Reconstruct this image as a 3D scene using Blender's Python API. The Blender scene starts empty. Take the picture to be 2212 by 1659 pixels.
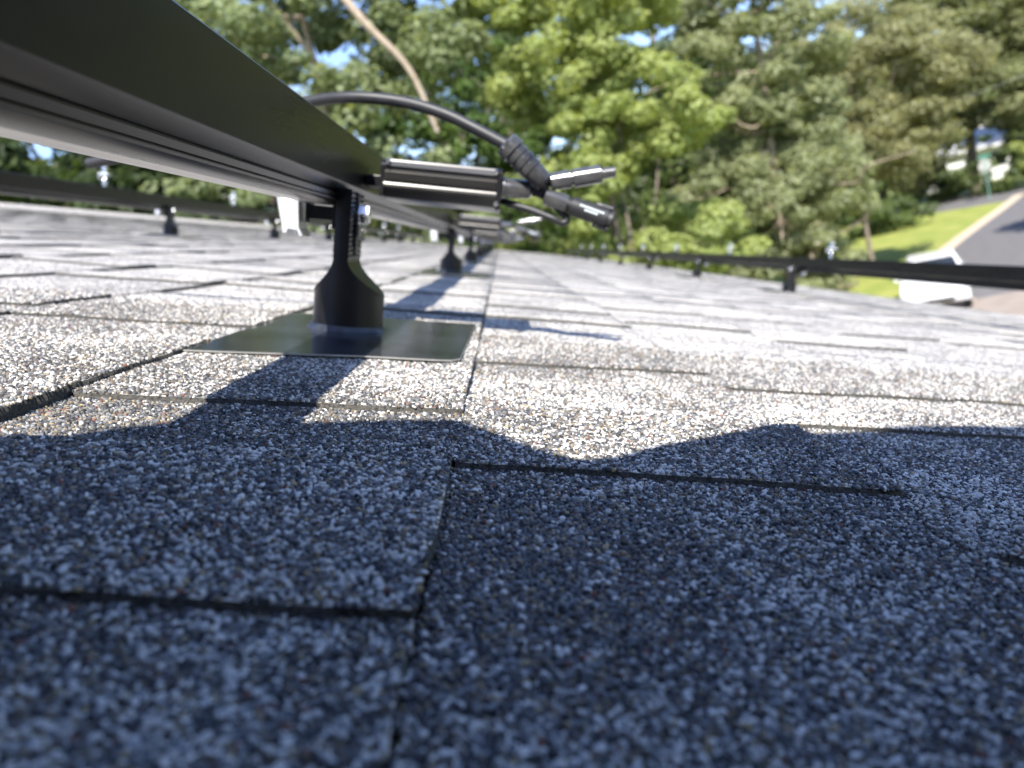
import bpy, bmesh, math, random
import numpy as np
from mathutils import Vector, Matrix, noise
C = bpy.context.scene
COL = C.collection
PI = math.pi

# ---------------------------------------------------------------- camera, sky, sun, exposure
CAM_H = 4.2            # lens above the ground
LENS_H = 0.066         # lens above the shingles (the phone rests on the roof)
PITCH = math.radians(18.4)   # 4:12 roof sloping down to the right (+x)
R3 = Matrix(((math.cos(PITCH), 0, math.sin(PITCH)), (0, 1, 0), (-math.sin(PITCH), 0, math.cos(PITCH))))
origin = Vector((0, 0, CAM_H)) - R3 @ Vector((0, 0, LENS_H))
ROOF = Matrix.Translation(origin) @ R3.to_4x4()      # roof frame -> world

fpx = 1790.0
def dirc(x, y): return Vector((x-1106.0, -(y-829.5), -fpx))
d_y = dirc(1080, 530).normalized()                   # direction of the rails seen by the lens
d_n = dirc(2080, 625).normalized().cross(d_y).normalized()
if d_n.y < 0: d_n = -d_n
d_r = d_y.cross(d_n)
M3 = Matrix((d_r, d_y, d_n))
cam = bpy.data.cameras.new('camera'); co = bpy.data.objects.new('camera', cam); COL.objects.link(co)
co.matrix_world = Matrix.Translation((0, 0, CAM_H)) @ (R3 @ M3).to_4x4()
cam.sensor_width = 36; cam.lens = fpx/2212*36
cam.clip_start = 0.005; cam.clip_end = 2000
cam.dof.use_dof = True; cam.dof.focus_distance = 0.285; cam.dof.aperture_fstop = 13.5; cam.dof.aperture_blades = 0
C.camera = co

SUN_ROOF = Vector((-0.30, -0.90, 1.0)).normalized()  # towards the sun, roof frame
SUN_W = (R3 @ SUN_ROOF).normalized()
elev = math.asin(SUN_W.z); azim = math.atan2(SUN_W.x, SUN_W.y)
w = bpy.data.worlds.new('World'); C.world = w; w.use_nodes = True
nt = w.node_tree
sky = nt.nodes.new('ShaderNodeTexSky'); sky.sky_type = 'NISHITA'; sky.sun_disc = False
sky.sun_elevation = elev; sky.sun_rotation = azim; sky.dust_density = 0.3; sky.ozone_density = 2.2; sky.altitude = 50
bgn = nt.nodes['Background']; bgn.inputs['Strength'].default_value = 0.135
tint = nt.nodes.new('ShaderNodeMix'); tint.data_type = 'RGBA'; tint.blend_type = 'MULTIPLY'; tint.inputs[0].default_value = 1
nt.links.new(sky.outputs[0], tint.inputs[6]); tint.inputs[7].default_value = (.98, .97, 1.12, 1)
nt.links.new(tint.outputs[2], bgn.inputs['Color'])
sl = bpy.data.lights.new('sun', 'SUN'); sl.energy = 5.0; sl.angle = math.radians(0.53); sl.color = (1.0, 0.955, 0.88)
so = bpy.data.objects.new('sun', sl); COL.objects.link(so)
so.rotation_euler = (-SUN_W).to_track_quat('-Z', 'Y').to_euler(); so.location = (0, -10, 30)
C.view_settings.view_transform = 'Standard'; C.view_settings.look = 'None'
C.view_settings.exposure = 1.15; C.view_settings.gamma = 1
C.render.resolution_x = 1024; C.render.resolution_y = 768

# ---------------------------------------------------------------- helpers
def new_mat(name, col=(.5, .5, .5), rough=.6, metal=0., spec=.5, coat=0.):
    m = bpy.data.materials.new(name); m.use_nodes = True
    b = m.node_tree.nodes['Principled BSDF']
    b.inputs['Base Color'].default_value = (*col, 1); b.inputs['Roughness'].default_value = rough
    b.inputs['Metallic'].default_value = metal; b.inputs['Specular IOR Level'].default_value = spec
    b.inputs['Coat Weight'].default_value = coat
    return m
def nodes(m): return m.node_tree.nodes, m.node_tree.links, m.node_tree.nodes['Principled BSDF']
def add_noise(m, scale, lo, hi, rough=None, bump=0, dist=.001, stretch=None, detail=4):
    N, L, b = nodes(m)
    tc = N.new('ShaderNodeTexCoord'); src = tc.outputs['Object']
    if stretch:
        mp = N.new('ShaderNodeMapping'); mp.inputs['Scale'].default_value = stretch
        L.new(src, mp.inputs[0]); src = mp.outputs[0]
    n = N.new('ShaderNodeTexNoise'); n.inputs['Scale'].default_value = scale; n.inputs['Detail'].default_value = detail
    L.new(src, n.inputs['Vector'])
    r = N.new('ShaderNodeValToRGB'); r.color_ramp.elements[0].position = .3; r.color_ramp.elements[1].position = .7
    r.color_ramp.elements[0].color = (*lo, 1); r.color_ramp.elements[1].color = (*hi, 1)
    L.new(n.outputs['Fac'], r.inputs[0]); L.new(r.outputs[0], b.inputs['Base Color'])
    if rough:
        q = N.new('ShaderNodeMapRange'); q.inputs[3].default_value = rough[0]; q.inputs[4].default_value = rough[1]
        L.new(n.outputs['Fac'], q.inputs[0]); L.new(q.outputs[0], b.inputs['Roughness'])
    if bump:
        bp = N.new('ShaderNodeBump'); bp.inputs['Strength'].default_value = bump; bp.inputs['Distance'].default_value = dist
        L.new(n.outputs['Fac'], bp.inputs['Height']); L.new(bp.outputs[0], b.inputs['Normal'])
    return m

def tag(o, label=None, cat=None, group=None, kind=None):
    if label: o['label'] = label
    if cat: o['category'] = cat
    if group: o['group'] = group
    if kind: o['kind'] = kind
    return o
def empty(name, mat, label=None, cat=None, group=None):
    o = bpy.data.objects.new(name, None); COL.objects.link(o); o.empty_display_size = .05
    o.matrix_world = mat
    return tag(o, label, cat, group)
def link(name, me, mats, parent=None, mat=None, smooth=False):
    o = bpy.data.objects.new(name, me); COL.objects.link(o)
    for m in (mats if isinstance(mats, (list, tuple)) else [mats]): me.materials.append(m)
    if parent: o.parent = parent
    if mat is not None: o.matrix_world = mat
    if smooth: me.polygons.foreach_set('use_smooth', [True]*len(me.polygons))
    return o
def obj(name, bm, mats, parent=None, mat=None, smooth=False, bevel=0, seg=2, angle=35):
    me = bpy.data.meshes.new(name); bmesh.ops.recalc_face_normals(bm, faces=bm.faces); bm.to_mesh(me); bm.free()
    o = link(name, me, mats, parent, mat, smooth)
    if bevel:
        b = o.modifiers.new('bevel', 'BEVEL'); b.width = bevel; b.segments = seg; b.limit_method = 'ANGLE'; b.angle_limit = math.radians(30)
    if smooth:
        me.set_sharp_from_angle(angle=math.radians(angle))
    return o
def BM(): return bmesh.new()
def box(bm, x0, x1, y0, y1, z0, z1, mi=0):
    v = [bm.verts.new(p) for p in ((x0,y0,z0),(x1,y0,z0),(x1,y1,z0),(x0,y1,z0),(x0,y0,z1),(x1,y0,z1),(x1,y1,z1),(x0,y1,z1))]
    for q in ((0,3,2,1),(4,5,6,7),(0,1,5,4),(1,2,6,5),(2,3,7,6),(3,0,4,7)):
        f = bm.faces.new([v[i] for i in q]); f.material_index = mi
    return v
def frame(d):
    d = d.normalized(); u = d.cross(Vector((0,0,1)))
    if u.length < 1e-3: u = d.cross(Vector((0,1,0)))
    u.normalize(); return u, d.cross(u).normalized()
def tube(bm, pts, rad, n=12, cap=True):
    pts = [Vector(p) for p in pts]; rings = []
    if not isinstance(rad, (list, tuple)): rad = [rad]*len(pts)
    u = None
    for i, p in enumerate(pts):
        d = (pts[min(i+1, len(pts)-1)]-pts[max(i-1, 0)])
        if u is None: u, v = frame(d)
        else:
            d.normalize(); u = (u - d*u.dot(d)).normalized(); v = d.cross(u)
        rings.append([bm.verts.new(p + (u*math.cos(2*PI*k/n)+v*math.sin(2*PI*k/n))*rad[i]) for k in range(n)])
    for a, b in zip(rings, rings[1:]):
        for k in range(n): bm.faces.new((a[k], a[(k+1)%n], b[(k+1)%n], b[k]))
    if cap: bm.faces.new(rings[0][::-1]); bm.faces.new(rings[-1])
def stepped(bm, a, b, prof, n=24):
    """lathe along the line a-b: prof = [(t, r)...], repeated t makes a step"""
    a, b = Vector(a), Vector(b); d = b-a; u, v = frame(d); rings = []
    for t, r in prof:
        p = a+d*t; rings.append([bm.verts.new(p+(u*math.cos(2*PI*k/n)+v*math.sin(2*PI*k/n))*max(r, 1e-5)) for k in range(n)])
    for q, s in zip(rings, rings[1:]):
        for k in range(n): bm.faces.new((q[k], q[(k+1)%n], s[(k+1)%n], s[k]))
    bm.faces.new(rings[0][::-1]); bm.faces.new(rings[-1])
def smooth_path(pts, k=8):
    P = [Vector(p) for p in pts]; out = []
    Q = [2*P[0]-P[1]]+P+[2*P[-1]-P[-2]]
    for i in range(1, len(Q)-2):
        for j in range(k):
            t = j/k; a, b, c, d = Q[i-1], Q[i], Q[i+1], Q[i+2]
            out.append(.5*((2*b)+(c-a)*t+(2*a-5*b+4*c-d)*t*t+(3*b-a-3*c+d)*t**3))
    out.append(P[-1]); return out
def extrude_profile(bm, prof, axis, a, b, mi=0):
    """prof: closed 2D outline; axis 'y': (x,z) outline swept in y; 'x': (y,z) outline swept in x"""
    def P(q, s): return (q[0], s, q[1]) if axis == 'y' else (s, q[0], q[1])
    A = [bm.verts.new(P(q, a)) for q in prof]; B = [bm.verts.new(P(q, b)) for q in prof]; n = len(prof)
    for i in range(n): f = bm.faces.new((A[i], A[(i+1)%n], B[(i+1)%n], B[i])); f.material_index = mi
    bm.faces.new(A[::-1]); bm.faces.new(B)
def np_mesh(name, verts, faces_flat, starts, totals):
    me = bpy.data.meshes.new(name)
    me.vertices.add(len(verts)); me.vertices.foreach_set('co', np.ascontiguousarray(verts, dtype=np.float32).ravel())
    me.loops.add(len(faces_flat)); me.loops.foreach_set('vertex_index', np.ascontiguousarray(faces_flat, dtype=np.int32))
    me.polygons.add(len(starts)); me.polygons.foreach_set('loop_start', np.ascontiguousarray(starts, dtype=np.int32))
    me.polygons.foreach_set('loop_total', np.ascontiguousarray(totals, dtype=np.int32))
    me.update(calc_edges=True); return me
def copy_tree(o, m=None):
    c = o.copy(); COL.objects.link(c)
    if m is not None: c.matrix_world = m
    for ch in o.children:
        d = ch.copy(); COL.objects.link(d); d.parent = c
        for g in ch.children:
            e = g.copy(); COL.objects.link(e); e.parent = d
    return c
ORD = ['first','second','third','fourth','fifth','sixth','seventh','eighth','ninth','tenth','eleventh','twelfth']

# ---------------------------------------------------------------- materials
def shingle_mat():
    m = new_mat('granule_shingle', rough=.9, spec=.12); N, L, b = nodes(m)
    tc = N.new('ShaderNodeTexCoord')
    vo = N.new('ShaderNodeTexVoronoi'); vo.inputs['Scale'].default_value = 560; L.new(tc.outputs['Object'], vo.inputs['Vector'])
    sep = N.new('ShaderNodeSeparateColor'); L.new(vo.outputs['Color'], sep.inputs[0])
    at = N.new('ShaderNodeAttribute'); at.attribute_name = 'white'
    lt = N.new('ShaderNodeMath'); lt.operation = 'LESS_THAN'; L.new(sep.outputs[0], lt.inputs[0]); far_ = N.new('ShaderNodeMath'); far_.operation = 'MULTIPLY'; far_.inputs[1].default_value = 1.25; L.new(at.outputs['Fac'], far_.inputs[0]); L.new(far_.outputs[0], lt.inputs[1])
    r = N.new('ShaderNodeValToRGB'); r.color_ramp.interpolation = 'CONSTANT'; e = r.color_ramp.elements
    cols = [(0, (.045,.046,.05)), (.16, (.10,.103,.11)), (.36, (.165,.165,.17)), (.58, (.25,.215,.165)), (.74, (.29,.295,.30)), (.95, (.16,.07,.045)), (.965, (.3,.24,.15))]
    e[0].color = (*cols[0][1], 1); e[1].position = cols[1][0]; e[1].color = (*cols[1][1], 1)
    for p, c in cols[2:]: k = e.new(p); k.color = (*c, 1)
    L.new(sep.outputs[1], r.inputs[0])
    mx = N.new('ShaderNodeMix'); mx.data_type = 'RGBA'; L.new(lt.outputs[0], mx.inputs[0]); L.new(r.outputs[0], mx.inputs[6]); mx.inputs[7].default_value = (.76,.715,.64,1)
    L.new(mx.outputs[2], b.inputs['Base Color'])
    bp = N.new('ShaderNodeBump'); bp.inputs['Strength'].default_value = .25; bp.inputs['Distance'].default_value = .0006; bp.invert = True
    L.new(vo.outputs['Distance'], bp.inputs['Height']); L.new(bp.outputs[0], b.inputs['Normal'])
    return m
M_shingle = shingle_mat()
M_asphalt_edge = add_noise(new_mat('asphalt_edge', (.02,.02,.02), .9), 900, (.012,.012,.011), (.085,.08,.07), bump=.6)
M_gran = new_mat('granule', rough=.7, spec=.4)
N, L, b = nodes(M_gran); a_ = N.new('ShaderNodeAttribute'); a_.attribute_name = 'col'; L.new(a_.outputs['Color'], b.inputs['Base Color'])
M_rail = add_noise(new_mat('black_anodised', (.02,.02,.02), .3, .1, .24), 14, (.005,.005,.006), (.009,.009,.009), rough=(.24,.33), stretch=(8, .4, 8))
M_under = add_noise(new_mat('bright_underside', (.4,.4,.4), .3, 1.), 30, (.38,.37,.35), (.62,.60,.57), rough=(.22,.42), stretch=(6, .25, 1))  # brighter metal, used on the bottom faces of the rails only
M_black = add_noise(new_mat('black_cast', (.012,.012,.012), .45, 0, .35), 60, (.005,.005,.006), (.009,.009,.010), rough=(.3,.42))
M_conn = add_noise(new_mat('connector_plastic', (.1,.1,.1), .22, 0, .9, .6), 120, (.035,.035,.037), (.075,.073,.07), rough=(.16,.28))
M_matte = add_noise(new_mat('black_rubber', (.02,.02,.02), .55), 90, (.014,.014,.015), (.026,.026,.028), rough=(.42,.6))
M_fin = add_noise(new_mat('dark_fin_aluminium', (.09,.085,.08), .28, .6), 30, (.09,.085,.08), (.14,.135,.125), rough=(.24,.38), stretch=(.3, 6, 6))
M_plastic = add_noise(new_mat('grey_black_plastic', (.05,.05,.055), .3), 70, (.012,.012,.013), (.07,.068,.066), rough=(.2,.4))
M_steel = add_noise(new_mat('bright_steel', (.75,.75,.76), .25, 1.), 80, (.62,.62,.64), (.82,.82,.83), rough=(.18,.34))
M_zinc = add_noise(new_mat('mill_aluminium', (.7,.71,.73), .4, .6), 50, (.62,.64,.67), (.78,.79,.81), rough=(.32,.48))
M_flash = add_noise(new_mat('glossy_dark_flashing', (.03,.032,.035), .13, 0, .24), 9, (.014,.016,.021), (.04,.043,.05), rough=(.05,.26), bump=.06, dist=.002, stretch=(1, 2.2, 1))
M_edge = new_mat('cut_sheet_edge', (.7,.69,.66), .3, .8)
M_print = new_mat('pale_print', (.65,.72,.75), .5)
M_sealant = add_noise(new_mat('sealant', (.05,.055,.07), .35), 150, (.012,.014,.018), (.035,.04,.05), bump=.5)

# ---------------------------------------------------------------- the roof: shingle courses with raised tabs
rnd = random.Random(7)
EXPO = .1425; X0 = -.009; TB = .0026; TOOTH = .0024; ZO = -.0036
K0, K1 = -23, 12                          # courses from ridge to eave
XR, XE = X0+EXPO*(K0-1), X0+EXPO*K1+.0
YA, YB = -1.6, 13.0
known = {   # course: list of (y at upslope side, y at downslope side, starts_raised, whiteness)
 -1: [(-1.6,-1.6,0,.2), (.1375,.1385,1,.26), (.236,.240,0,.16), (.300,.319,1,.25), (.700,.705,0,.2)],
  0: [(-1.6,-1.6,1,.26), (-.02,-.01,0,.27), (.2495,.2515,1,.24), (.360,.345,0,.34), (.478,.499,1,.2), (.62,.61,0,.3)],
  1: [(-1.6,-1.6,1,.3), (.10,.11,0,.3), (.2035,.2055,1,.34), (.29,.285,0,.2), (.366,.379,1,.36), (.42,.41,0,.3), (.463,.479,1,.22), (.62,.60,0,.3)],
 -2: [(-1.6,-1.6,0,.2), (.16,.15,1,.27), (.45,.45,0,.25), (.509,.523,1,.25), (.72,.72,0,.3)],
}
known = {k+1: v for k, v in known.items()}
def course(k):
    L_ = list(known.get(k, [(YA, YA, rnd.random() < .5, .25)]))
    y = L_[-1][0]; raised = L_[-1][2]
    while True:
        y += rnd.choice([.07,.1,.13,.16,.2,.25])*rnd.uniform(.85, 1.15)
        if y > YB: break
        raised = 1-raised; t = rnd.uniform(-.012, .012)
        L_.append((y-t, y+t, raised, rnd.uniform(.2, .31)))
    L_.append((YB, YB, 0, .2)); return L_
COURSES = {k: course(k) for k in range(K0, K1+1)}
def seg_at(k, y, t):
    S = COURSES[k]; r = S[0]
    for i, s in enumerate(S[:-1]):
        if y >= s[0]+(s[1]-s[0])*t: r = s
        else: break
    return r
def wob(x, y): return ZO+.0009*noise.noise((x*9, y*9, 3.1))+.0004*noise.noise((x*40, y*40, 1.7))
def surf(x, y):
    k = math.ceil((x-X0)/EXPO-1e-6); t = (x-(X0+EXPO*(k-1)))/EXPO; s = seg_at(k, y, t)
    return TB*t+(TOOTH if s[2] else 0)+wob(x, y), s, t, k
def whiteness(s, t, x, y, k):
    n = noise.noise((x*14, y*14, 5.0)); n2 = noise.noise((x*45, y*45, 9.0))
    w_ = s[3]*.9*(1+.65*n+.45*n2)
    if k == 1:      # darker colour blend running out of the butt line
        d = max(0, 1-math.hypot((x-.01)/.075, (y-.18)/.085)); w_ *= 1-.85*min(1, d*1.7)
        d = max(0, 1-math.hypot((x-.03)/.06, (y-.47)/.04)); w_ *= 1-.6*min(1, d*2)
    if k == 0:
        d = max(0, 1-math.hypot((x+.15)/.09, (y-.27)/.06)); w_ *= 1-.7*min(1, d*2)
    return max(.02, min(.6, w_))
V = []; F = []; ST = []; TT = []; MI = []; W = []; 
def addq(ids, mi): ST.append(len(F)); TT.append(len(ids)); F.extend(ids); MI.append(mi)
for k in range(K0, K1+1):
    S = COURSES[k]; xa = X0+EXPO*(k-1)+.0013; xb = X0+EXPO*k
    for s, e in zip(S, S[1:]):
        ymid = .5*(s[0]+e[0]); near = (-.1 < ymid < 1.3 and -4 <= k <= 5)
        ln = e[0]-s[0]
        if ln > 1: ny = int(ln/.1)+1
        else: ny = max(2, int(ln/(.012 if near else .06)))
        nx = 12 if near else 3
        base = len(V)
        jr = [rnd.uniform(-.0009, .0007) if near else rnd.uniform(-.001,.001) for _ in range(ny+1)]
        ja = [rnd.uniform(-.0006, .0006) if near else 0 for _ in range(nx+1)]
        lift = (TOOTH if ymid < 1.2 else TOOTH*.55) if s[2] else 0
        for i in range(nx+1):
            t = i/nx; ya = s[0]+(s[1]-s[0])*t; yb = e[0]+(e[1]-e[0])*t
            for j in range(ny+1):
                u = j/ny; x = xa+(xb-xa)*t + (jr[j] if i == nx else 0)
                y = ya+(yb-ya)*u + (ja[i] if j == 0 else 0)
                curl = 0
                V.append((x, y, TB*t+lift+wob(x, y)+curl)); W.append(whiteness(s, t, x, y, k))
        g = lambda i, j: base+i*(ny+1)+j
        for i in range(nx):
            for j in range(ny): addq([g(i,j), g(i+1,j), g(i+1,j+1), g(i,j+1)], 0)
        per = [g(i,0) for i in range(nx+1)]+[g(nx,j) for j in range(1,ny+1)]+[g(i,ny) for i in range(nx-1,-1,-1)]
        lo = []
        for p in per:
            x, y, z = V[p]; lo.append(len(V)); V.append((x, y, -.0105)); W.append(.1)
        for q in range(len(per)-1): addq([per[q], lo[q], lo[q+1], per[q+1]], 1)
house = empty('house', ROOF, 'grey shingled low slope house roof in the foreground', 'house')
me = np_mesh('roof', np.array(V), F, ST, TT)
me.polygons.foreach_set('material_index', MI)
a = me.attributes.new('white', 'FLOAT', 'POINT'); a.data.foreach_set('value', W)
roof = link('roof', me, [M_shingle, M_asphalt_edge], house)

# real stone chips where the lens is close enough to tell them apart
rg = np.random.default_rng(11)
def granules():
    pts = []
    step = .00122
    y = .08
    while y < .66:
        x0, x1 = -.64*y-.012, .70*y+.03
        n = int((x1-x0)/step)
        keep = 1.0 if y < .52 else (.66-y)/.14
        xs = x0+(np.arange(n)+rg.uniform(-.5, .5, n))*step
        ys = y+rg.uniform(-.5, .5, n)*step
        m = rg.random(n) < keep*.97
        pts.append(np.stack([xs[m], ys[m]], 1)); y += step
    P = np.concatenate(pts); n = len(P)
    z = np.empty(n); wp = np.empty(n)
    for i in range(n):
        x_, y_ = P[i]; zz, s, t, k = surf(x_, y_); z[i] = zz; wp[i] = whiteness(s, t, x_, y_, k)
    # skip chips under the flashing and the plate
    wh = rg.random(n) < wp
    K = 6; rx = np.where(wh, 1.12, 1)*rg.uniform(.00052, .00102, n)*np.where(rg.random(n) < .1, 1.25, 1); ry = rx*rg.uniform(.45, .9, n); ht = rg.uniform(.00035, .00085, n)
    th = rg.uniform(0, 2*PI, n)
    ang = (np.arange(K)/K*2*PI)[None, :]+rg.uniform(-.28, .28, (n, K)); rr = rg.uniform(.78, 1.12, (n, K))
    lx = np.cos(ang)*rr*rx[:, None]; ly = np.sin(ang)*rr*ry[:, None]
    c, s_ = np.cos(th)[:, None], np.sin(th)[:, None]
    ox = lx*c-ly*s_; oy = lx*s_+ly*c
    tx = rg.normal(0, .22, (n, 1)); ty = rg.normal(0, .22, (n, 1))
    v = np.empty((n, 3*K, 3))
    for r_, (sc, hz) in enumerate(((.92, -.35), (1., .45), (.70, 1.))):
        v[:, r_*K:(r_+1)*K, 0] = P[:, :1]+ox*sc; v[:, r_*K:(r_+1)*K, 1] = P[:, 1:]+oy*sc
        v[:, r_*K:(r_+1)*K, 2] = z[:, None]+ht[:, None]*hz+(ox*tx+oy*ty)*sc+.00005
    tmpl = []
    for r_ in (0, 1):
        for q in range(K): tmpl += [r_*K+q, r_*K+(q+1)%K, (r_+1)*K+(q+1)%K, (r_+1)*K+q]
    tmpl += [2*K+q for q in range(K)]
    tmpl = np.array(tmpl); flat = (tmpl[None]+(np.arange(n)*3*K)[:, None]).ravel()
    tot = np.array([4]*(2*K)+[K]); totals = np.tile(tot, n); starts = np.concatenate([[0], np.cumsum(totals)[:-1]])
    me = np_mesh('granules', v.reshape(-1, 3), flat, starts, totals)
    pal = np.array([(.035,.035,.038),(.065,.067,.072),(.11,.113,.12),(.165,.165,.168),(.27,.225,.165),(.19,.15,.11),(.30,.305,.31),(.22,.08,.05),(.42,.33,.19)])
    pr = np.array([.12,.16,.19,.17,.11,.09,.16,.012,.03]); pr = pr/pr.sum()
    col = pal[rg.choice(len(pal), n, p=pr)]*rg.uniform(.75, 1.25, (n, 1))
    col *= .84
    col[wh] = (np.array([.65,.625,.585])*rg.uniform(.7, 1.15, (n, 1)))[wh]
    tone = np.array([1+.22*noise.noise((a_*7, b_*7, 2.2))+.14*noise.noise((a_*23, b_*23, 7.7)) for a_, b_ in P]); col = col*tone[:, None]
    ca = np.ones((n, 3*K, 4)); ca[:, :, :3] = col[:, None, :]
    at = me.attributes.new('col', 'FLOAT_COLOR', 'POINT'); at.data.foreach_set('color', ca.ravel().astype(np.float32))
    return me
gr = link('granules', granules(), M_gran, roof)

# deck edges, fascia, ridge cap, walls of the house
bm = BM(); box(bm, XE-.02, XE+.012, YA, YB, -.025, -.011); obj('drip_edge', bm, new_mat('drip_metal', (.5,.5,.5), .5), house)
bm = BM(); box(bm, XR-.03, XE-.02, YA+.01, YB-.01, -.055, -.0107); obj('deck', bm, new_mat('plywood', (.25,.18,.1), .8), house)
bm = BM(); yy = YA
while yy < YB:
    y1 = min(yy+.14, YB)
    v = [bm.verts.new(p) for p in ((XR+.13, yy, .0045), (XR-.01, yy, .035), (XR-.15, yy, -.02), (XR+.13, y1, .0015), (XR-.01, y1, .032), (XR-.15, y1, -.023), (XR+.13, yy, .0), (XR-.01, yy, .028), (XR-.15, yy, -.028))]
    bm.faces.new((v[0],v[1],v[4],v[3])); bm.faces.new((v[1],v[2],v[5],v[4])); bm.faces.new((v[6],v[7],v[1],v[0])); bm.faces.new((v[7],v[8],v[2],v[1])); yy += .14
rc = obj('ridge_cap', bm, M_shingle, house); aw = rc.data.attributes.new('white', 'FLOAT', 'POINT'); aw.data.foreach_set('value', [.25]*len(rc.data.vertices))
def roofpt(x, y, z=0): return ROOF @ Vector((x, y, z))
eave = roofpt(XE-.35, 0, -.05); ridge = roofpt(XR, 0, -.05)
INV = ROOF.inverted()
bm = BM()
prof = [(eave.x, -.02), (eave.x, eave.z), (ridge.x, ridge.z), (2*ridge.x-eave.x, eave.z), (2*ridge.x-eave.x, -.02)]
extrude_profile(bm, prof, 'y', YA+.3, YB-.3)
bm.transform(INV)
M_siding = new_mat('lap_siding', (.62,.6,.55), .6)
obj('wall', bm, M_siding, house)
bm = BM()    # the far slope of the roof
ax = Vector((-math.cos(2*PITCH), 0, -math.sin(2*PITCH)))
v = []
for y in (YA, YB):
    for d, zo in ((.02, -.03), (5.2, -.03), (5.2, -.08), (.02, -.08)):
        p = Vector((XR-.03, y, 0))+ax*d+Vector((0,0,zo)); v.append(bm.verts.new(p))
for q in ((0,1,2,3),(4,7,6,5),(0,4,5,1),(1,5,6,2),(2,6,7,3),(3,7,4,0)): bm.faces.new([v[i] for i in q])
rb = obj('rear_slope', bm, M_shingle, house); aw = rb.data.attributes.new('white', 'FLOAT', 'POINT'); aw.data.foreach_set('value', [.25]*8)

# ---------------------------------------------------------------- rails
def rail(xr, zb, label, y0=-1.0, y1=12.4):
    """xr = right face, zb = underside; outline keeps the two grooves of the extrusion"""
    H_ = .0470; Wd = .027
    o = [(0, H_-.0008), (-.0008, H_), (-.0085, H_), (-.0085, H_-.004), (-.0185, H_-.004), (-.0185, H_), (-Wd+.0008, H_), (-Wd, H_-.0008),
         (-Wd, .018), (-Wd+.004, .0125), (-Wd+.004, .006), (-Wd, .0035), (-Wd, .0003), (-Wd+.0003, 0), (-.0095, 0), (-.0068, .0003), (-.0042, .0009), (-.0022, .0018), (-.0010, .0028), (-.0007, .0038),
         (-.0034, .0040), (-.0034, .0048), (-.0024, .0050), (-.0016, .0074), (-.0048, .0077), (-.0048, .0088), (-.0032, .0090)]
    for i in range(1, 9): t = i/8; o.append((-.0032*(1-t)**1.25, .0090+.0062*t))
    o += [(0, .0156), (0, .0162)]
    bm = BM(); extrude_profile(bm, [(p[0], p[1]) for p in o], 'y', y0, y1)
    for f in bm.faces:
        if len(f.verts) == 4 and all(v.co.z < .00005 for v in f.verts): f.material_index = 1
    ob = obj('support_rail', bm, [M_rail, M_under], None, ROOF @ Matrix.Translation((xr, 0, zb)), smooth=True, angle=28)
    return tag(ob, label, 'rail', 'black solar support rails')
rail(-.102, .0813, 'black support rail nearest the lens, running out of the top left corner')
rail(1.027, .0735, 'black support rail on the right, near the eave above the parked car')
rail(-1.040, .0745, 'black support rail on the left, seen through the gap under the near rail')

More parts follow.
